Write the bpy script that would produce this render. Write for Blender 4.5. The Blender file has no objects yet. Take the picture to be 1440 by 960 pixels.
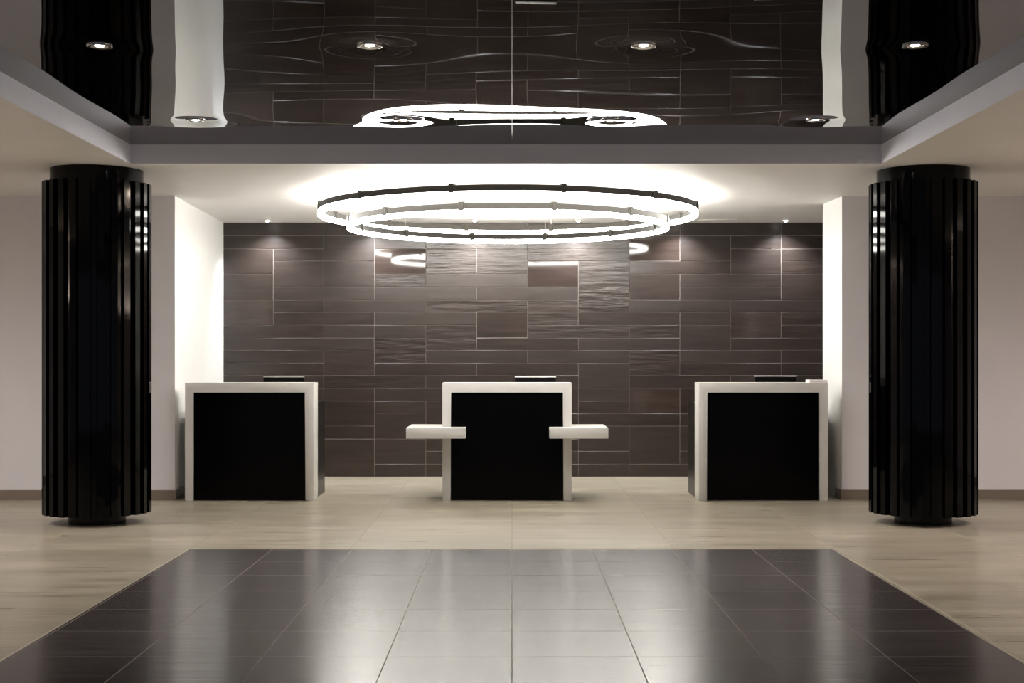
import bpy, bmesh, math, random
from mathutils import Vector, Matrix
random.seed(7)
C = bpy.context.scene.collection
PI = math.pi
# ------------------------------------------------------------------ camera frame
F, HY, CX, EYE = 1950.0, 504.0, 720.0, 1.4
def zf(py): return F * EYE / (py - HY)                 # depth of a floor point
def wx(px, z): return (px - CX) * z / F
def wh(py, z): return EYE + (HY - py) * z / F

# ------------------------------------------------------------------ materials
def mat(name, col, rough=0.5, metal=0.0, ior=1.5, spec=0.5, coat=0.0, emit=None, es=0.0):
    m = bpy.data.materials.new(name); m.use_nodes = True
    b = m.node_tree.nodes['Principled BSDF']
    b.inputs['Base Color'].default_value = (*col, 1)
    b.inputs['Roughness'].default_value = rough
    b.inputs['Metallic'].default_value = metal
    b.inputs['IOR'].default_value = ior
    b.inputs['Specular IOR Level'].default_value = spec
    b.inputs['Coat Weight'].default_value = coat
    b.inputs['Coat Roughness'].default_value = 0.03
    if emit:
        b.inputs['Emission Color'].default_value = (*emit, 1)
        b.inputs['Emission Strength'].default_value = es
    return m
class NT:
    def __init__(s, m): s.t = m.node_tree; s.b = s.t.nodes['Principled BSDF']
    def n(s, kind, **kw):
        nd = s.t.nodes.new(kind)
        for k, v in kw.items(): setattr(nd, k, v)
        return nd
    def l(s, a, b): s.t.links.new(a, b)
    def math(s, op, a, b=None, c=None):
        nd = s.n('ShaderNodeMath', operation=op)
        for i, v in enumerate((a, b, c)):
            if v is None: continue
            if isinstance(v, (int, float)): nd.inputs[i].default_value = v
            else: s.l(v, nd.inputs[i])
        return nd.outputs[0]
    def mix(s, f, a, b, mode='MIX'):
        nd = s.n('ShaderNodeMix', data_type='RGBA', blend_type=mode)
        for sock, v in ((nd.inputs[0], f), (nd.inputs[6], a), (nd.inputs[7], b)):
            if isinstance(v, (int, float)): sock.default_value = v
            elif isinstance(v, tuple): sock.default_value = (*v, 1)
            else: s.l(v, sock)
        return nd.outputs[2]
    def noise(s, vec, scale, detail=3, rough=0.5):
        nd = s.n('ShaderNodeTexNoise'); s.l(vec, nd.inputs['Vector'])
        nd.inputs['Scale'].default_value = scale; nd.inputs['Detail'].default_value = detail
        nd.inputs['Roughness'].default_value = rough
        return nd.outputs['Fac']
    def mapping(s, vec, scale, loc=(0, 0, 0)):
        nd = s.n('ShaderNodeMapping'); s.l(vec, nd.inputs['Vector'])
        nd.inputs['Scale'].default_value = scale; nd.inputs['Location'].default_value = loc
        return nd.outputs[0]
    def ramp(s, fac, stops):
        nd = s.n('ShaderNodeValToRGB'); s.l(fac, nd.inputs[0])
        e = nd.color_ramp.elements
        for i, (p, c) in enumerate(stops):
            x = e[i] if i < 2 else e.new(p)
            x.position = p; x.color = (*c, 1)
        return nd.outputs[0]

def paint(name, col, rough=0.55):
    m = mat(name, col, rough, spec=0.3); k = NT(m)
    co = k.n('ShaderNodeTexCoord').outputs['Object']
    n = k.noise(co, 3.0, 4)
    k.l(k.ramp(n, [(0.3, tuple(c * 0.97 for c in col)), (0.7, col)]), k.b.inputs['Base Color'])
    bm = k.n('ShaderNodeBump'); bm.inputs['Strength'].default_value = 0.04; bm.inputs['Distance'].default_value = 0.002
    k.l(k.noise(co, 220, 2), bm.inputs['Height']); k.l(bm.outputs[0], k.b.inputs['Normal'])
    return m

M = {}
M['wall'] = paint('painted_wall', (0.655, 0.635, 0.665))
M['wall_lit'] = paint('lit_return_wall', (0.86, 0.86, 0.85))  # return faces made lighter: the strong light on them is put into the colour
M['ceil'] = paint('painted_ceiling', (0.78, 0.76, 0.745))
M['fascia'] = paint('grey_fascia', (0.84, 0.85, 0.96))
M['white'] = mat('white_solid_surface', (0.60, 0.585, 0.565), 0.35)
M['black'] = mat('black_laminate', (0.0015, 0.0012, 0.0012), 0.22, spec=0.08)
M['dark_side'] = mat('dark_side_laminate', (0.010, 0.008, 0.007), 0.3, spec=0.25)
M['pillar'] = mat('black_lacquer', (0.0006, 0.0006, 0.0008), 0.05, spec=0.15)
M['pillar_rough'] = mat('black_satin', (0.0006, 0.0006, 0.0008), 0.10, spec=0.15)
M['chrome'] = mat('brushed_chrome', (0.7, 0.68, 0.66), 0.22, 1.0)
M['band'] = mat('dark_bronze_band', (0.028, 0.025, 0.021), 0.5, spec=0.2)
M['glow'] = mat('lit_diffuser', (0.9, 0.9, 0.86), 0.4, emit=(1.0, 0.97, 0.90), es=17.0)
M['lens'] = mat('lit_lens', (0.9, 0.9, 0.9), 0.4, emit=(1.0, 0.93, 0.82), es=110.0)
M['lens_soft'] = mat('lit_lens_soft', (0.9, 0.9, 0.9), 0.4, emit=(1.0, 0.95, 0.88), es=9.0)
M['baffle'] = mat('white_baffle', (0.6, 0.58, 0.55), 0.35)
M['base'] = mat('brown_base_tile', (0.17, 0.135, 0.105), 0.35)
M['edge'] = mat('brass_edge_trim', (0.52, 0.47, 0.38), 0.3, 0.6)
M['grout'] = mat('grey_grout', (0.17, 0.15, 0.135), 0.8, spec=0.2)
M['screen_back'] = mat('black_plastic', (0.003, 0.0025, 0.0025), 0.3, spec=0.15)
M['silver'] = mat('silver_plastic', (0.62, 0.60, 0.58), 0.3, 0.6)
M['paper'] = mat('white_paper', (0.84, 0.80, 0.79), 0.7, spec=0.2)
M['slot'] = mat('slot_dark', (0.05, 0.05, 0.05), 0.6)

# stretched glossy ceiling membrane
m = mat('black_gloss_membrane', (0.002, 0.0015, 0.0015), 0.012, ior=1.5, spec=0.5); M['membrane'] = m
M['seam'] = mat('membrane_seam', (0.035, 0.03, 0.03), 0.4)

# wall tiles
m = mat('brown_porcelain_tile', (0.1, 0.085, 0.075), 0.2, ior=1.5); k = NT(m); M['tile'] = m
co = k.n('ShaderNodeTexCoord').outputs['Object']
rip = k.n('ShaderNodeAttribute', attribute_name='ripple').outputs['Fac']
tint = k.n('ShaderNodeAttribute', attribute_name='tint').outputs['Fac']
gls = k.n('ShaderNodeAttribute', attribute_name='gloss').outputs['Fac']
sh = k.n('ShaderNodeVectorMath', operation='ADD'); k.l(co, sh.inputs[0])
cmb = k.n('ShaderNodeCombineXYZ'); k.l(k.math('MULTIPLY', tint, 37.0), cmb.inputs[0]); k.l(k.math('MULTIPLY', tint, 11.0), cmb.inputs[2])
k.l(cmb.outputs[0], sh.inputs[1])
v1 = k.mapping(sh.outputs[0], (2.2, 1, 26)); v2 = k.mapping(sh.outputs[0], (1.3, 1, 9))
n1 = k.noise(v1, 1.0, 5, 0.6); n2 = k.noise(v2, 2.0, 3, 0.5)
base = k.ramp(n1, [(0.3, (0.019, 0.0132, 0.0108)), (0.7, (0.033, 0.0235, 0.0195))])
tm = k.math('MULTIPLY_ADD', tint, 0.16, 0.92)
cc = k.n('ShaderNodeCombineColor'); [k.l(tm, cc.inputs[i]) for i in range(3)]
k.l(k.mix(1.0, base, cc.outputs[0], 'MULTIPLY'), k.b.inputs['Base Color'])
k.l(k.math('MULTIPLY_ADD', gls, -0.36, 0.41), k.b.inputs['Roughness'])
bp = k.n('ShaderNodeBump'); bp.inputs['Distance'].default_value = 0.02
k.l(k.math('MULTIPLY_ADD', rip, 0.55, 0.0), bp.inputs['Strength'])
k.l(k.math('ADD', k.math('MULTIPLY', n1, 0.5), n2), bp.inputs['Height']); k.l(bp.outputs[0], k.b.inputs['Normal'])

def joint_mask(k, co, sx, sy, ox, oy, w):
    """1 on the joints of a sx by sy tile grid"""
    sp = k.n('ShaderNodeSeparateXYZ'); k.l(co, sp.inputs[0])
    out = None
    for c, s, o in ((sp.outputs[0], sx, ox), (sp.outputs[1], sy, oy)):
        f = k.math('FRACT', k.math('DIVIDE', k.math('SUBTRACT', c, o), s))
        d = k.math('MULTIPLY', k.math('MINIMUM', f, k.math('SUBTRACT', 1.0, f)), s)
        e = k.math('LESS_THAN', d, w / 2)
        out = e if out is None else k.math('MAXIMUM', out, e)
    return out
def cell_rand(k, co, sx, sy, ox, oy):
    sp = k.n('ShaderNodeSeparateXYZ'); k.l(co, sp.inputs[0])
    cb = k.n('ShaderNodeCombineXYZ')
    for i, (s, o) in enumerate(((sx, ox), (sy, oy))):
        k.l(k.math('FLOOR', k.math('DIVIDE', k.math('SUBTRACT', sp.outputs[i], o), s)), cb.inputs[i])
    wn = k.n('ShaderNodeTexWhiteNoise', noise_dimensions='3D'); k.l(cb.outputs[0], wn.inputs['Vector'])
    return wn.outputs['Value'], cb.outputs[0]

def floor_mat(name, stops, joint, sx, sy, ox, oy, w, rough, streak, ior=1.5, aniso=0.0):
    m = mat(name, (0.5, 0.5, 0.5), rough, ior=ior); k = NT(m)
    co = k.n('ShaderNodeTexCoord').outputs['Object']
    rv, cell = cell_rand(k, co, sx, sy, ox, oy)
    off = k.n('ShaderNodeVectorMath', operation='MULTIPLY_ADD'); k.l(cell, off.inputs[0])
    off.inputs[1].default_value = (3.7, 5.3, 0); k.l(co, off.inputs[2])
    a = k.noise(k.mapping(off.outputs[0], (0.7, streak, 1)), 1.5, 6, 0.62)
    b = k.noise(k.mapping(off.outputs[0], (0.9, 3.0, 1)), 1.2, 3, 0.5)
    f = k.math('ADD', k.math('MULTIPLY', a, 0.65), k.math('MULTIPLY', b, 0.35))
    colr = k.ramp(f, stops)
    tm = k.math('MULTIPLY_ADD', rv, 0.16, 0.92)
    cc = k.n('ShaderNodeCombineColor'); [k.l(tm, cc.inputs[i]) for i in range(3)]
    colr = k.mix(1.0, colr, cc.outputs[0], 'MULTIPLY')
    j = joint_mask(k, co, sx, sy, ox, oy, w)
    k.l(k.mix(j, colr, joint), k.b.inputs['Base Color'])
    k.l(k.math('ADD', k.math('MULTIPLY_ADD', a, 0.16, rough - 0.08), k.math('MULTIPLY', j, 0.25)), k.b.inputs['Roughness'])
    k.l(k.math('MULTIPLY_ADD', j, -0.42, 0.5), k.b.inputs['Specular IOR Level'])
    bp = k.n('ShaderNodeBump'); bp.inputs['Strength'].default_value = 0.02; bp.inputs['Distance'].default_value = 0.004
    k.l(a, bp.inputs['Height']); k.l(bp.outputs[0], k.b.inputs['Normal'])
    if aniso:                                             # polished along the grain, which runs across the hall
        k.b.inputs['Anisotropic'].default_value = aniso
        tg = k.n('ShaderNodeCombineXYZ'); tg.inputs[1].default_value = 1.0; k.l(tg.outputs[0], k.b.inputs['Tangent'])
    return m
RUGZ = zf(772); RX0, RX1 = wx(266, RUGZ), wx(1171, RUGZ)
M['floor'] = floor_mat('beige_stone_tile', [(0.35, (0.175, 0.150, 0.112)), (0.5, (0.278, 0.245, 0.188)), (0.65, (0.365, 0.328, 0.262))],
                       (0.36, 0.32, 0.25), 1.19, 0.62, 0.0, RUGZ, 0.006, 0.30, 16, 1.5, 0.6)
M['inlay'] = floor_mat('dark_stone_tile', [(0.3, (0.026, 0.020, 0.021)), (0.5, (0.042, 0.034, 0.035)), (0.7, (0.066, 0.055, 0.054))],
                       (0.15, 0.13, 0.115), 0.587, 0.612, 0.0, RUGZ, 0.006, 0.24, 22, 1.72, 0.74)

# ------------------------------------------------------------------ mesh helpers
def obj(name, bm, material, parent=None, smooth=None):
    me = bpy.data.meshes.new(name); bm.normal_update(); bm.to_mesh(me); bm.free()
    for mm in (material if isinstance(material, list) else [material]): me.materials.append(mm)
    if smooth is not None:
        me.shade_smooth(); me.set_sharp_from_angle(angle=math.radians(smooth))
    o = bpy.data.objects.new(name, me); C.objects.link(o)
    if parent: o.parent = parent
    return o
def thing(name, label, cat, loc=(0, 0, 0), rz=0, group=None):
    o = bpy.data.objects.new(name, None); C.objects.link(o)
    o.empty_display_size = 0.1
    o.location = loc; o.rotation_euler = (0, 0, rz); o['label'] = label; o['category'] = cat
    if group: o['group'] = group
    return o
def tag(o, label, cat, group=None):
    o['label'] = label; o['category'] = cat
    if group: o['group'] = group
    return o
def struct(name, bm, m, smooth=None):
    o = obj(name, bm, m, None, smooth); o['kind'] = 'structure'; return o
def box(bm, x0, x1, y0, y1, z0, z1, bev=0.0, mi=0):
    v = [bm.verts.new(p) for p in ((x0, y0, z0), (x1, y0, z0), (x1, y1, z0), (x0, y1, z0), (x0, y0, z1), (x1, y0, z1), (x1, y1, z1), (x0, y1, z1))]
    fs = [bm.faces.new([v[i] for i in f]) for f in ((3, 2, 1, 0), (4, 5, 6, 7), (0, 1, 5, 4), (1, 2, 6, 5), (2, 3, 7, 6), (3, 0, 4, 7))]
    for f in fs: f.material_index = mi
    if bev:
        es = {e for f in fs for e in f.edges}
        bmesh.ops.bevel(bm, geom=list(es), offset=bev, segments=2, profile=0.5, affect='EDGES')
    return bm
def prism(bm, pts, z0, z1, bev=0.0):
    """vertical prism over a counter-clockwise outline"""
    lo = [bm.verts.new((x, y, z0)) for x, y in pts]; hi = [bm.verts.new((x, y, z1)) for x, y in pts]
    n = len(pts); fs = [bm.faces.new(lo[::-1]), bm.faces.new(hi)]
    for i in range(n): fs.append(bm.faces.new((lo[i], lo[(i + 1) % n], hi[(i + 1) % n], hi[i])))
    if bev:
        bmesh.ops.bevel(bm, geom=list({e for f in fs for e in f.edges}), offset=bev, segments=2, profile=0.5, affect='EDGES')
    return bm
def yprism(bm, pts, y0, y1, bev=0.0):
    """outline in x-z pushed along y"""
    a = [bm.verts.new((x, y0, z)) for x, z in pts]; b = [bm.verts.new((x, y1, z)) for x, z in pts]
    n = len(pts); fs = [bm.faces.new(a), bm.faces.new(b[::-1])]
    for i in range(n): fs.append(bm.faces.new((a[(i + 1) % n], a[i], b[i], b[(i + 1) % n])))
    if bev:
        bmesh.ops.bevel(bm, geom=list({e for f in fs for e in f.edges}), offset=bev, segments=2, profile=0.5, affect='EDGES')
    bmesh.ops.recalc_face_normals(bm, faces=bm.faces)
    return bm
def lathe(bm, prof, seg=64, cap0=True, cap1=True, loc=(0, 0, 0)):
    rings = []
    for r, z in prof:
        rings.append([bm.verts.new((loc[0] + r * math.cos(2 * PI * i / seg), loc[1] + r * math.sin(2 * PI * i / seg), loc[2] + z)) for i in range(seg)])
    for a, b in zip(rings, rings[1:]):
        for i in range(seg): bm.faces.new((a[i], a[(i + 1) % seg], b[(i + 1) % seg], b[i]))
    if cap0: bm.faces.new(rings[0][::-1])
    if cap1: bm.faces.new(rings[-1])
    bmesh.ops.recalc_face_normals(bm, faces=bm.faces)
    return bm
def ring_section(bm, R, w, z0, z1, seg=192):
    """closed ring of rectangular section, mean radius R"""
    prof = ((R + w / 2, z0), (R + w / 2, z1), (R - w / 2, z1), (R - w / 2, z0))
    rg = [[bm.verts.new((r * math.cos(2 * PI * i / seg), r * math.sin(2 * PI * i / seg), z)) for i in range(seg)] for r, z in prof]
    for q in range(4):
        a, b = rg[q], rg[(q + 1) % 4]
        for i in range(seg): bm.faces.new((a[i], a[(i + 1) % seg], b[(i + 1) % seg], b[i]))
    bmesh.ops.recalc_face_normals(bm, faces=bm.faces)
    return bm
def rod(bm, p, q, r, seg=10):
    p, q = Vector(p), Vector(q); d = q - p
    mt = Matrix.Translation((p + q) / 2) @ d.to_track_quat('Z', 'Y').to_matrix().to_4x4()
    bmesh.ops.create_cone(bm, cap_ends=True, segments=seg, radius1=r, radius2=r, depth=d.length, matrix=mt)
    return bm

# ------------------------------------------------------------------ key distances
ZW = zf(670)                          # tiled wall
CH = wh(313, ZW)                      # lower ceiling height
ZFASC = F * (CH - EYE) / (HY - 230)   # fascia of the raised ceiling
MH = wh(203, ZFASC)                   # membrane height
FX0, FX1 = wx(183.5, ZFASC), wx(1239.5, ZFASC)
YB = -4.0                             # hall reaches behind the camera
ZL, ZR = zf(702.6), zf(702.2)         # side walls facing the hall
XL0, XL1 = wx(246, ZL), wx(313, ZW)
XR0, ZRS = wx(1184, ZR), F * (CH - EYE) / (HY - 287)
XR1 = wx(1157, ZRS)
XO = 9.5

# ------------------------------------------------------------------ floor
bm = bmesh.new()
xs = [-XO, RX0, RX1, XO]; ys = [YB, RUGZ, ZW + 0.4]
for i in range(3):
    for j in range(2):
        q = [bm.verts.new(p) for p in ((xs[i], ys[j], 0), (xs[i + 1], ys[j], 0), (xs[i + 1], ys[j + 1], 0), (xs[i], ys[j + 1], 0))]
        f = bm.faces.new(q); f.material_index = 1 if (i == 1 and j == 0) else 0
bmesh.ops.remove_doubles(bm, verts=bm.verts, dist=1e-5)
struct('floor', bm, [M['floor'], M['inlay']])
bm = bmesh.new(); e = 0.007
box(bm, RX0 - e, RX1 + e, RUGZ - e, RUGZ + e, -0.01, 0.0015)
box(bm, RX0 - e, RX0 + e, YB, RUGZ - e, -0.01, 0.0015)
box(bm, RX1 - e, RX1 + e, YB, RUGZ - e, -0.01, 0.0015)
struct('trim_1', bm, M['edge'])

# ------------------------------------------------------------------ lower ceiling with its fascias
bm = bmesh.new()
for x0, x1, y0, y1 in ((-XO, FX0, YB, ZW + 0.4), (FX1, XO, YB, ZW + 0.4), (FX0, FX1, ZFASC, ZW + 0.4)):
    box(bm, x0, x1, y0, y1, CH, MH + 0.25)
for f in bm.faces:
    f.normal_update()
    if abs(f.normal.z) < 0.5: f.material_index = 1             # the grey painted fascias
struct('ceiling', bm, [M['ceil'], M['fascia']])

# the glossy black membrane, pulled up a little at every downlight
LZ = (F * (MH - EYE) / (HY - 66.5), F * (MH - EYE) / (HY - 170.5))
LPX = ((140, 520, 905, 1287), (275, 567, 858, 1147))
spots = [(wx(px, z), z) for z, row in zip(LZ, LPX) for px in row]
def sag(x, y):
    d = 0.0
    for sx, sy in spots:
        r2 = (x - sx) ** 2 + (y - sy) ** 2
        if r2 < 2.5:
            d += 0.0085 * math.exp(-r2 / 0.15 ** 2) + 0.0030 * math.exp(-r2 / 0.42 ** 2)
    d += 0.0012 * math.sin(1.9 * x + 0.6) * math.sin(2.3 * y) + 0.0008 * math.sin(4.1 * y + 1.1 * x)
    edge = min(x - FX0, FX1 - x, ZFASC - y)
    return d * min(1.0, max(0.0, edge / 0.25))
bm = bmesh.new()
nx = 190; yl = [YB + (5.6 - YB) * i / 40 for i in range(40)] + [5.6 + (ZFASC - 5.6) * i / 200 for i in range(201)]
grid = [[bm.verts.new((FX0 + (FX1 - FX0) * i / nx, y, MH + sag(FX0 + (FX1 - FX0) * i / nx, y))) for i in range(nx + 1)] for y in yl]
for j in range(len(yl) - 1):
    for i in range(nx):
        bm.faces.new((grid[j][i], grid[j + 1][i], grid[j + 1][i + 1], grid[j][i + 1]))
for f in bm.faces: f.smooth = True
for a, b in zip(yl, yl[1:]):                                   # welded seam along the middle
    pts = ((-0.0018, a), (0.0018, a), (0.0018, b), (-0.0018, b))
    f = bm.faces.new([bm.verts.new((x, y, MH + sag(x, y) - 0.0012)) for x, y in pts][::-1]); f.material_index = 1
struct('ceiling', bm, [M['membrane'], M['seam']])

# ------------------------------------------------------------------ side walls and bases
bm = bmesh.new()
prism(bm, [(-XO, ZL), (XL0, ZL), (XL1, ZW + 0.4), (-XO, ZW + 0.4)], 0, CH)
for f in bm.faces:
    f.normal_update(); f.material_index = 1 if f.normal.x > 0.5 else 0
struct('wall_left', bm, [M['wall'], M['wall_lit']])
bm = bmesh.new()
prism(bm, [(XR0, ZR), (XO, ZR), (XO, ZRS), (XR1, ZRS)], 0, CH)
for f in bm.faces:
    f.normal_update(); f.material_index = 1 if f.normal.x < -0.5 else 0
struct('wall_right', bm, [M['wall'], M['wall_lit']])
bh = 0.098
bm = bmesh.new(); box(bm, -XO, XL0, ZL - 0.012, ZL, 0, bh, 0.002); box(bm, XL0, XL0 + 0.012, ZL - 0.012, ZL + 0.7, 0, bh, 0.002)
struct('baseboard_left', bm, M['base'])
bm = bmesh.new(); box(bm, XR0, XO, ZR - 0.012, ZR, 0, bh, 0.002); box(bm, XR0 - 0.012, XR0, ZR - 0.012, ZRS, 0, bh, 0.002)
struct('baseboard_right', bm, M['base'])
bm = bmesh.new(); box(bm, XO, XO + 0.1, 2.0, ZW + 0.4, 0, CH); struct('wall_right', bm, M['wall'])
bm = bmesh.new(); box(bm, -XO - 0.1, -XO, 2.0, ZL, 0, CH); struct('wall_left', bm, M['wall'])

# ------------------------------------------------------------------ tiled back wall
colx = [313, 384.5, 455.5, 526.7, 599, 670.3, 742, 813.3, 884.8, 956, 1027.3, 1098.4, 1170, 1241, 1313]
rowy = [313, 331.5, 349.8, 366.8, 385, 403.4, 421.5, 438.6, 457, 474.9, 492, 510.2, 527.6, 545.4, 563.5, 581, 598.8, 616.8, 634, 652.2, 670]
colw = [wx(p, ZW) for p in colx]; roww = [wh(p, ZW) for p in rowy]
roww[-1] = 0.0; roww[0] = CH
# (column, row, columns wide, rows tall, kind) kind: s smooth gloss, r rippled, m satin
T = [(0,0,2,1,'m'),(0,1,2,1,'m'),(0,2,1,2,'m'),(0,4,1,2,'m'),(0,6,1,2,'s'),(1,2,1,1,'m'),(1,3,1,2,'m'),(1,5,2,1,'m'),(1,6,1,1,'m'),(1,7,2,1,'m'),
 (0,8,2,1,'m'),(0,9,3,1,'m'),(0,10,2,1,'m'),(0,11,2,1,'m'),(0,12,2,1,'m'),
 (2,0,2,1,'m'),(2,1,1,2,'m'),(2,3,1,2,'m'),(3,1,1,1,'m'),(3,2,1,2,'S'),(3,4,1,1,'r'),(3,5,2,1,'m'),(2,6,2,1,'m'),(3,7,2,1,'m'),(2,8,1,1,'m'),(3,8,1,1,'m'),(3,9,1,2,'r'),(2,10,1,2,'s'),(3,11,2,1,'m'),(2,12,2,1,'r'),
 (4,0,2,1,'m'),(4,1,2,1,'r'),(4,2,1,2,'r'),(5,2,1,2,'r'),(4,4,2,1,'m'),(5,5,2,1,'m'),(4,6,2,1,'r'),(5,7,1,2,'d'),(4,8,1,2,'r'),(5,9,2,1,'m'),(4,10,2,1,'m'),(5,11,2,1,'m'),(4,12,2,1,'m'),
 (6,0,2,1,'m'),(6,1,2,1,'r'),(6,2,2,1,'r'),(6,3,1,2,'t'),(7,3,1,2,'r'),(7,5,1,2,'r'),(6,6,1,2,'r'),(7,7,2,1,'m'),(6,8,2,1,'r'),(7,9,2,1,'m'),(6,10,2,1,'m'),(7,11,1,2,'m'),(6,12,1,1,'m'),
 (8,0,1,1,'m'),(8,1,1,2,'S'),(9,0,2,1,'m'),(9,1,1,2,'m'),(8,3,2,1,'m'),(8,4,1,2,'d'),(9,4,2,1,'m'),(9,5,2,1,'m'),(8,6,2,1,'m'),(9,7,1,1,'m'),(8,8,1,1,'r'),(9,8,1,2,'m'),(8,10,1,2,'r'),(9,10,2,1,'m'),(9,11,2,1,'m'),(8,12,2,1,'m'),
 (10,1,1,1,'m'),(11,0,2,1,'m'),(11,1,2,1,'m'),(10,2,1,2,'m'),(11,2,2,1,'m'),(11,3,2,1,'r'),(11,4,1,2,'m'),(10,6,2,1,'m'),(10,7,1,2,'s'),(11,7,1,1,'r'),(11,8,1,1,'r'),(10,9,2,1,'m'),
 (2,13,1,1,'m'),(3,13,2,1,'m'),(2,14,1,2,'m'),(2,16,1,1,'m'),(2,17,1,3,'m'),(3,14,1,1,'m'),(3,15,1,2,'m'),(3,17,1,2,'m'),(4,14,1,2,'m'),(4,16,1,1,'m'),(4,17,1,1,'m'),(3,19,1,1,'m'),(4,19,1,1,'m'),
 (7,13,1,1,'m'),(7,14,1,1,'r'),(8,13,1,2,'s'),(7,15,2,1,'m'),(7,16,1,2,'m'),(8,16,1,3,'m'),(7,18,1,1,'m'),(7,19,1,1,'m'),(8,19,2,1,'m'),(9,13,1,2,'m'),(9,15,1,1,'m'),(9,16,1,2,'m'),(9,18,1,1,'m')]
used = {}
tiles = []
def put(c, r, w, h, kd):
    for a in range(c, c + w):
        for b in range(r, r + h):
            if (a, b) in used or a > 13 or b > 19: return False
    for a in range(c, c + w):
        for b in range(r, r + h): used[(a, b)] = 1
    tiles.append((c, r, w, h, kd)); return True
for t in T:
    if not put(*t): print('tile clash', t)
rt = random.Random(5)
for r in range(20):
    for c in range(14):
        if (c, r) in used: continue
        kd = rt.choice('mmmmmr')
        opts = [(2, 1), (1, 2), (2, 1), (1, 1)]; rt.shuffle(opts)
        for w, h in opts + [(1, 1)]:
            if put(c, r, w, h, kd): break
bm = bmesh.new()
lr = bm.faces.layers.float.new('ripple'); lt = bm.faces.layers.float.new('tint'); lg = bm.faces.layers.float.new('gloss')
box(bm, colw[0], colw[-1], ZW, ZW + 0.35, 0, CH, mi=1)
g, ch = 0.0032, 0.0022
for c, r, w, h, kd in tiles:
    x0, x1 = colw[c] + g, colw[c + w] - g; z1, z0 = roww[r] - g, roww[r + h] + g
    pro = 0.006 + rt.uniform(-0.0010, 0.0015)
    tx, tz = rt.gauss(0, 0.0022), rt.gauss(0, 0.0022)
    ripple = rt.uniform(0.05, 0.16); gloss = rt.uniform(0.15, 0.45)
    if kd == 'r': ripple, gloss = rt.uniform(0.5, 0.8), rt.uniform(0.25, 0.45)
    if kd in 'sStd': ripple, gloss, tx, tz = 0.0, 0.88, tx * 0.5, tz * 0.5
    if kd == 'S': gloss, tx, tz = 1.0, 0.0, -0.006 if c < 6 else -0.013
    if kd == 't': gloss, tx, tz = 1.0, 0.001, -0.012
    if kd == 'd': pro, tz, gloss = 0.003, -0.014, 0.5
    if kd == 's': gloss = 0.76
    tint = rt.random() + (2.2 if kd in 'sSt' else 0.8 if kd == 'd' else 0.0)
    cxm, czm = (x0 + x1) / 2, (z0 + z1) / 2
    def Y(x, z, p): return ZW - p + (x - cxm) * tx + (z - czm) * tz
    bk = [bm.verts.new((x, ZW + 0.001, z)) for x, z in ((x0, z0), (x1, z0), (x1, z1), (x0, z1))]
    sd = [bm.verts.new((x, Y(x, z, pro - ch), z)) for x, z in ((x0, z0), (x1, z0), (x1, z1), (x0, z1))]
    fr = [bm.verts.new((x, Y(x, z, pro), z)) for x, z in ((x0 + ch, z0 + ch), (x1 - ch, z0 + ch), (x1 - ch, z1 - ch), (x0 + ch, z1 - ch))]
    fs = [bm.faces.new(fr)]
    for i in range(4):
        j = (i + 1) % 4
        fs.append(bm.faces.new((bk[i], bk[j], sd[j], sd[i]))); fs.append(bm.faces.new((sd[i], sd[j], fr[j], fr[i])))
    for f in fs: f[lr] = ripple; f[lt] = tint; f[lg] = gloss
struct('wall_back', bm, [M['tile'], M['grout']])

bm = bmesh.new(); box(bm, colw[-1], colw[-1] + 0.1, ZRS, ZW + 0.35, 0, CH); struct('wall_right', bm, M['wall'])

# ------------------------------------------------------------------ fluted black columns
def column(px, phase, label):
    zc = zf(738.5) + 0.245
    t = thing('fluted_column', label, 'column', (wx(px, zc), zc, 0), 0, None)
    obj('plinth', lathe(bmesh.new(), [(0.235, 0), (0.24, 0.004), (0.24, 0.125)], 72), M['pillar_rough'], t, 30)
    z0, z1 = wh(720, zc), wh(259, zc)
    bm = bmesh.new(); n = 25; Ro, Ri = 0.452, 0.420; pts = []
    for i in range(n):
        a = math.radians(phase) + 2 * PI * i / n
        for da, r in ((-0.25, Ro), (0.25, Ro), (0.30, Ri), (0.70, Ri)):
            an = a + 2 * PI / n * da; pts.append((r * math.cos(an), r * math.sin(an)))
    prism(bm, pts, z0, z1)
    obj('fluted_drum', bm, M['pillar'], t)
    obj('collar', lathe(bmesh.new(), [(0.386, z1), (0.386, CH)], 96), M['pillar_rough'], t, 30)
    return t
column(136.5, -69.8, 'black fluted column left of the reception desks')
column(1298, -109.1, 'black fluted column right of the reception desks')

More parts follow.
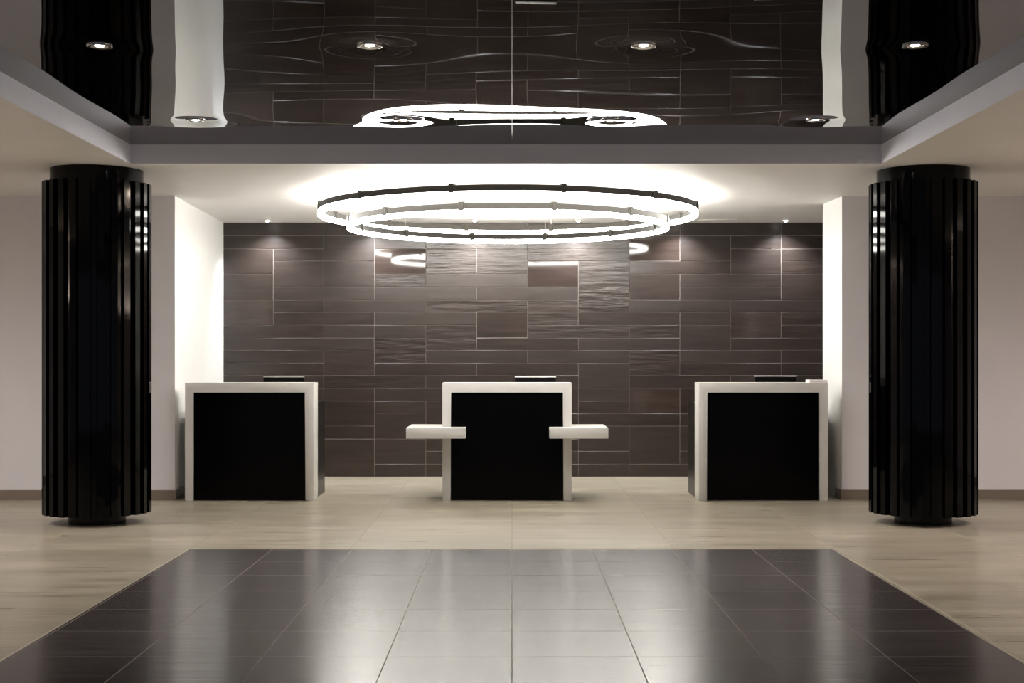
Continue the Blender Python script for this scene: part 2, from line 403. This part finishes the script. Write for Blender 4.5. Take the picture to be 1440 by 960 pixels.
# ------------------------------------------------------------------ reception desks
ZD = zf(704); DH = wh(538, ZD); FD = 0.30
def desk(pxa, pxb, label, shelves=False):
    xa, xb = wx(pxa, ZD), wx(pxb, ZD); xc = (xa + xb) / 2; hw = (xb - xa) / 2
    t = thing('reception_desk', label, 'desk', (xc, ZD, 0), 0, None)
    lw, tt = 0.082, 0.092
    bm = yprism(bmesh.new(), [(-hw, 0), (-hw + lw, 0), (-hw + lw, DH - tt), (hw - lw, DH - tt), (hw - lw, 0), (hw, 0), (hw, DH), (-hw, DH)], 0, FD, 0.004)
    obj('frame', bm, M['white'], t, 40)
    obj('front_panel', box(bmesh.new(), -hw + lw, hw - lw, 0.018, 0.05, 0.006, DH - tt, 0.001), M['black'], t)
    for s in (-1, 1):
        x0, x1 = sorted((s * (hw - 0.012), s * (hw - 0.042)))
        obj('side_panel', box(bmesh.new(), x0, x1, FD, FD + 0.60, 0, 0.96, 0.002), M['dark_side'], t)
    obj('worktop', box(bmesh.new(), -hw + 0.042, hw - 0.042, FD, FD + 0.60, 0.925, 0.955, 0.002), M['dark_side'], t)
    obj('kick_board', box(bmesh.new(), -hw + 0.082, hw - 0.082, 0.25, 0.275, 0.0, 0.925), M['dark_side'], t)
    if shelves:
        y0, y1 = -0.20, 0.53; h0, h1 = wh(616.5, ZD - 0.2), wh(601.5, ZD - 0.2)
        for s, po, pi in ((-1, 571, 654.5), (1, 855.5, 773)):
            xo, xi = wx(po, ZD - 0.2) - xc, wx(pi, ZD - 0.2) - xc; e = s * hw
            pts = [(xo, y0), (xi, y0), (xi, 0.0), (e, 0.0), (e, y1), (xo, y1)]
            if s > 0: pts = pts[::-1]
            obj('side_shelf', prism(bmesh.new(), pts, h0, h1, 0.003), M['white'], t, 40)
    return t
desk(260, 441, 'white framed reception desk with black front beside the left wall')
desk(622, 804, 'white framed middle reception desk with two low side shelves', True)
desk(982.5, 1164.5, 'white framed reception desk with black front beside the right wall')

def monitor(pxa, pxb, py, label):
    z = ZD + FD + 0.28; xa, xb = wx(pxa, z), wx(pxb, z); top = wh(py, z); hw = (xb - xa) / 2
    t = thing('monitor', label, 'monitor', ((xa + xb) / 2, z, 0.955), 0, None)
    top -= 0.955
    obj('back_cover', box(bmesh.new(), -hw + 0.001, hw - 0.001, -0.03, 0.012, 0.035, top - 0.015, 0.004), M['screen_back'], t)
    q = bmesh.new(); th = 0.015
    box(q, -hw, hw, -0.03, 0.014, top - th, top, 0.003)
    obj('lower_bezel', box(bmesh.new(), -hw, hw, -0.02, 0.014, 0.022, 0.035), M['screen_back'], t)
    obj('bezel', q, M['silver'], t)
    obj('screen', box(bmesh.new(), -hw + 0.006, hw - 0.006, 0.012, 0.016, 0.04, top - 0.017), M['black'], t)
    s = bmesh.new(); box(s, -0.10, 0.10, -0.09, 0.05, 0, 0.012, 0.004); box(s, -0.03, 0.03, -0.055, -0.03, 0.01, 0.15, 0.003)
    obj('stand', s, M['screen_back'], t)
monitor(371, 428, 528.5, 'black monitor with silver rim behind the left desk')
monitor(724, 782, 529, 'black monitor with silver rim behind the middle desk')
monitor(1061, 1120, 527.5, 'black monitor with silver rim behind the right desk')
z = ZD + 0.17; bm = bmesh.new(); xa, xb = wx(1136, z), wx(1161, z)
for i in range(5):
    d = 0.004 * ((i * 7) % 3 - 1)
    box(bm, xa + d, xb + d, z - 0.08 + d, z + 0.10 + d, DH + 0.0055 * i, DH + 0.0055 * i + 0.005)
tag(obj('paper_stack', bm, M['paper']), 'small white stack of papers on the right end of the right desk', 'papers')

# ------------------------------------------------------------------ ring chandelier
AN, BN = 240.0, 216.0
CZ = 13.9; CXX = wx(714.5, CZ)
hA, hB = EYE + 1.482, EYE + 1.355; RA, RB = 1.868, 1.582
t = thing('ring_chandelier', 'large double ring chandelier with glowing diffusers and dark bands', 'chandelier', (CXX, CZ, 0))
def ring(R, h, bh, dh, off):
    b = bmesh.new(); ring_section(b, R + 0.024, 0.005, h - bh / 2, h + bh / 2); ring_section(b, R - 0.024, 0.005, h - bh / 2, h + bh / 2)
    band = obj('band', b, M['band'], t, 30)
    obj('diffuser', ring_section(bmesh.new(), R, 0.042, h - bh / 2 - dh, h + bh / 2 - 0.004), M['glow'], t, 30)
    for i in range(12):
        a = -PI / 2 + math.radians(15 + 30 * i)
        c = bmesh.new()
        box(c, -0.024, 0.024, -0.036, 0.036, h - bh / 2 - 0.012, h + bh / 2 + 0.014, 0.004)
        box(c, -0.042, 0.042, -0.031, 0.031, h - bh / 2 + 0.008, h + bh / 2 - 0.008, 0.003)
        bmesh.ops.rotate(c, verts=c.verts, cent=(0, 0, 0), matrix=Matrix.Rotation(a - PI / 2, 3, 'Z'))
        bmesh.ops.translate(c, verts=c.verts, vec=(R * math.cos(a), R * math.sin(a), 0))
        obj('coupler', c, M['band'], band)
    for i in range(6):
        a = -PI / 2 + math.radians(45 + 60 * i)
        p = (R * math.cos(a), R * math.sin(a))
        obj('hanger_rod', rod(bmesh.new(), (*p, h + bh / 2), (*p, CH), 0.003), M['chrome'], t)
ring(RA, hA, 0.054, 0.046, 0)
ring(RB, hB, 0.054, 0.044, 0)

# ------------------------------------------------------------------ downlights
def spot(name, loc, power, angle, blend, col, target=None, radius=0.05, parent=None):
    l = bpy.data.lights.new(name, 'SPOT'); l.energy = power; l.spot_size = math.radians(angle); l.spot_blend = blend
    l.color = col; l.shadow_soft_size = radius
    o = bpy.data.objects.new(name, l); C.objects.link(o); o.location = loc
    if target is not None:
        o.rotation_euler = (Vector(target) - Vector(loc)).to_track_quat('-Z', 'Y').to_euler()
    return o
def downlight(name, x, y, h, r, label, group, lens, power, angle, col, trim, drop=0.004, dr=(0, 0, -1), dome=0.0, lr=0.57):
    t = thing(name, label, 'ceiling light', (x, y, h), 0, group)
    b = bmesh.new(); lathe(b, [(r, 0.002), (r, -drop), (r * 0.86, -drop - 0.003), (r * 0.62, -drop * 0.4), (r * lr * 0.97, 0.0015)], 40, False, False)
    obj('trim_ring', b, trim, t, 40)
    b = bmesh.new(); lathe(b, [(r * 0.05, -0.001 - dome), (r * lr * 0.7, -0.0015 - dome * 0.6), (r * lr, 0.0)], 32, True, False)
    obj('lens', b, lens, t, 40)
    if power:
        s = spot('lamp', (0, 0, -0.03 - dome), power, angle, 1.0, col, (dr[0], dr[1], -0.03 - dome + dr[2]), r * 0.5)
        s.parent = t
hall_rows = ['near row', 'far row']
order = ['leftmost', 'second from left', 'second from right', 'rightmost']
for i, (x, y) in enumerate(spots):
    row = hall_rows[i // 4]
    downlight('downlight', x, y, MH + sag(x, y) - 0.002, 0.072, '%s downlight in the %s of the glossy black ceiling' % (order[i % 4], row),
              'downlights in the black ceiling', M['lens'], 50, 75, (1.0, 0.92, 0.84), M['chrome'], 0.006, lr=0.36)
NZ = F * (CH - EYE) / (HY - 309.5)
names = ['leftmost', 'second from left', 'third from left', 'third from right', 'second from right', 'rightmost']
for i in range(6):
    x = wx(376 + 145.8 * i, NZ)
    downlight('wall_washer', x, NZ, CH, 0.045, '%s of the six small downlights in front of the tiled wall' % names[i],
              'downlights along the tiled wall', M['lens_soft'], 60, 120, (0.93, 0.96, 1.0), M['baffle'], 0.004, (0, 0.22, -1), 0.022)
for s, sd in ((-1, 'left'), (1, 'right')):  # downlights added out of view to light the side areas
    for j, y in enumerate((4.5, 7.5, 10.3)):
        x = s * 5.6
        downlight('added_soffit_light', x, y, CH, 0.06, '%s added downlight, out of view in the low ceiling on the %s side' % (('nearest', 'middle', 'farthest')[j], sd),
                  'added downlights in the side ceilings', M['lens_soft'], (60, 90, 170)[j], 165, (1.0, 0.94, 0.89) if s < 0 else (1.0, 0.90, 0.83), M['baffle'])
# warm uplights added on the far side walls, out of view, to brighten the soffits
for s, sd in ((-1, 'left'), (1, 'right')):
    for j, y in enumerate((6.5, 10.0)):
        t = thing('added_uplight', '%s added half round uplight, out of view on the far %s wall' % (('nearer', 'farther')[j], sd), 'added wall lamp', (s * XO, y, 1.95), PI / 2 * s, 'added uplights')
        obj('back_plate', box(bmesh.new(), -0.06, 0.06, 0.0, 0.015, -0.09, 0.09, 0.004), M['chrome'], t)
        b = bmesh.new(); pr = [(0.03, -0.12), (0.09, -0.05), (0.125, 0.05), (0.14, 0.13)]
        rows = [[b.verts.new((r * math.cos(PI * i / 20), r * math.sin(PI * i / 20) + 0.012, zz)) for i in range(21)] for r, zz in pr]
        for p, q in zip(rows, rows[1:]):
            for i in range(20): b.faces.new((p[i], p[i + 1], q[i + 1], q[i]))
        b.faces.new(rows[0][::-1])
        o = obj('shade', b, M['baffle'], t, 40); md = o.modifiers.new('thickness', 'SOLIDIFY'); md.thickness = 0.004
        b = bmesh.new(); bmesh.ops.create_uvsphere(b, u_segments=16, v_segments=10, radius=0.03)
        bmesh.ops.translate(b, verts=b.verts, vec=(0, 0.06, 0.05)); obj('bulb', b, M['lens_soft'], t, 60)
        l = spot('lamp', (0, 0.08, 0.16), 175, 136, 1.0, (1.0, 0.82, 0.66), (0, 0.50, 1.16), 0.04); l.parent = t
# slot diffuser
z0, z1 = F * (CH - EYE) / (HY - 307.3), F * (CH - EYE) / (HY - 309.8)
t = thing('slot_diffuser', 'narrow air slot in the white ceiling near the tiled wall, right of the chandelier', 'air vent', (wx(1005, z0), (z0 + z1) / 2, CH))
hw = 0.27; hd = 0.05
b = bmesh.new()
for x0, x1, y0, y1 in ((-hw, hw, -hd, -hd + 0.02), (-hw, hw, hd - 0.02, hd), (-hw, -hw + 0.02, -hd + 0.02, hd - 0.02), (hw - 0.02, hw, -hd + 0.02, hd - 0.02)):
    box(b, x0, x1, y0, y1, -0.006, 0.0)
obj('frame', b, M['baffle'], t); obj('slot', box(bmesh.new(), -hw + 0.02, hw - 0.02, -hd + 0.02, hd - 0.02, -0.002, 0.0), M['slot'], t)

# ------------------------------------------------------------------ world, camera, view
w = bpy.data.worlds.new('world'); bpy.context.scene.world = w; w.use_nodes = True
bg = w.node_tree.nodes['Background']; bg.inputs[0].default_value = (0.76, 0.82, 1.0, 1); bg.inputs[1].default_value = 0.11
cam = bpy.data.cameras.new('camera'); cam.sensor_width = 36; cam.lens = 36 * F / 1440; cam.shift_y = (HY - 480) / 1440
cam.clip_end = 100
co = bpy.data.objects.new('camera', cam); C.objects.link(co); co.location = (0, 0, EYE); co.rotation_euler = (PI / 2, 0, 0)
sc = bpy.context.scene; sc.camera = co
sc.view_settings.view_transform = 'Standard'; sc.view_settings.look = 'None'
sc.view_settings.exposure = 1.2; sc.view_settings.gamma = 1.0; sc.view_settings.use_curve_mapping = False
sc.cycles.use_denoising = True
sc.cycles.max_bounces = 10; sc.cycles.diffuse_bounces = 5; sc.cycles.glossy_bounces = 6
sc.cycles.sample_clamp_indirect = 8.0
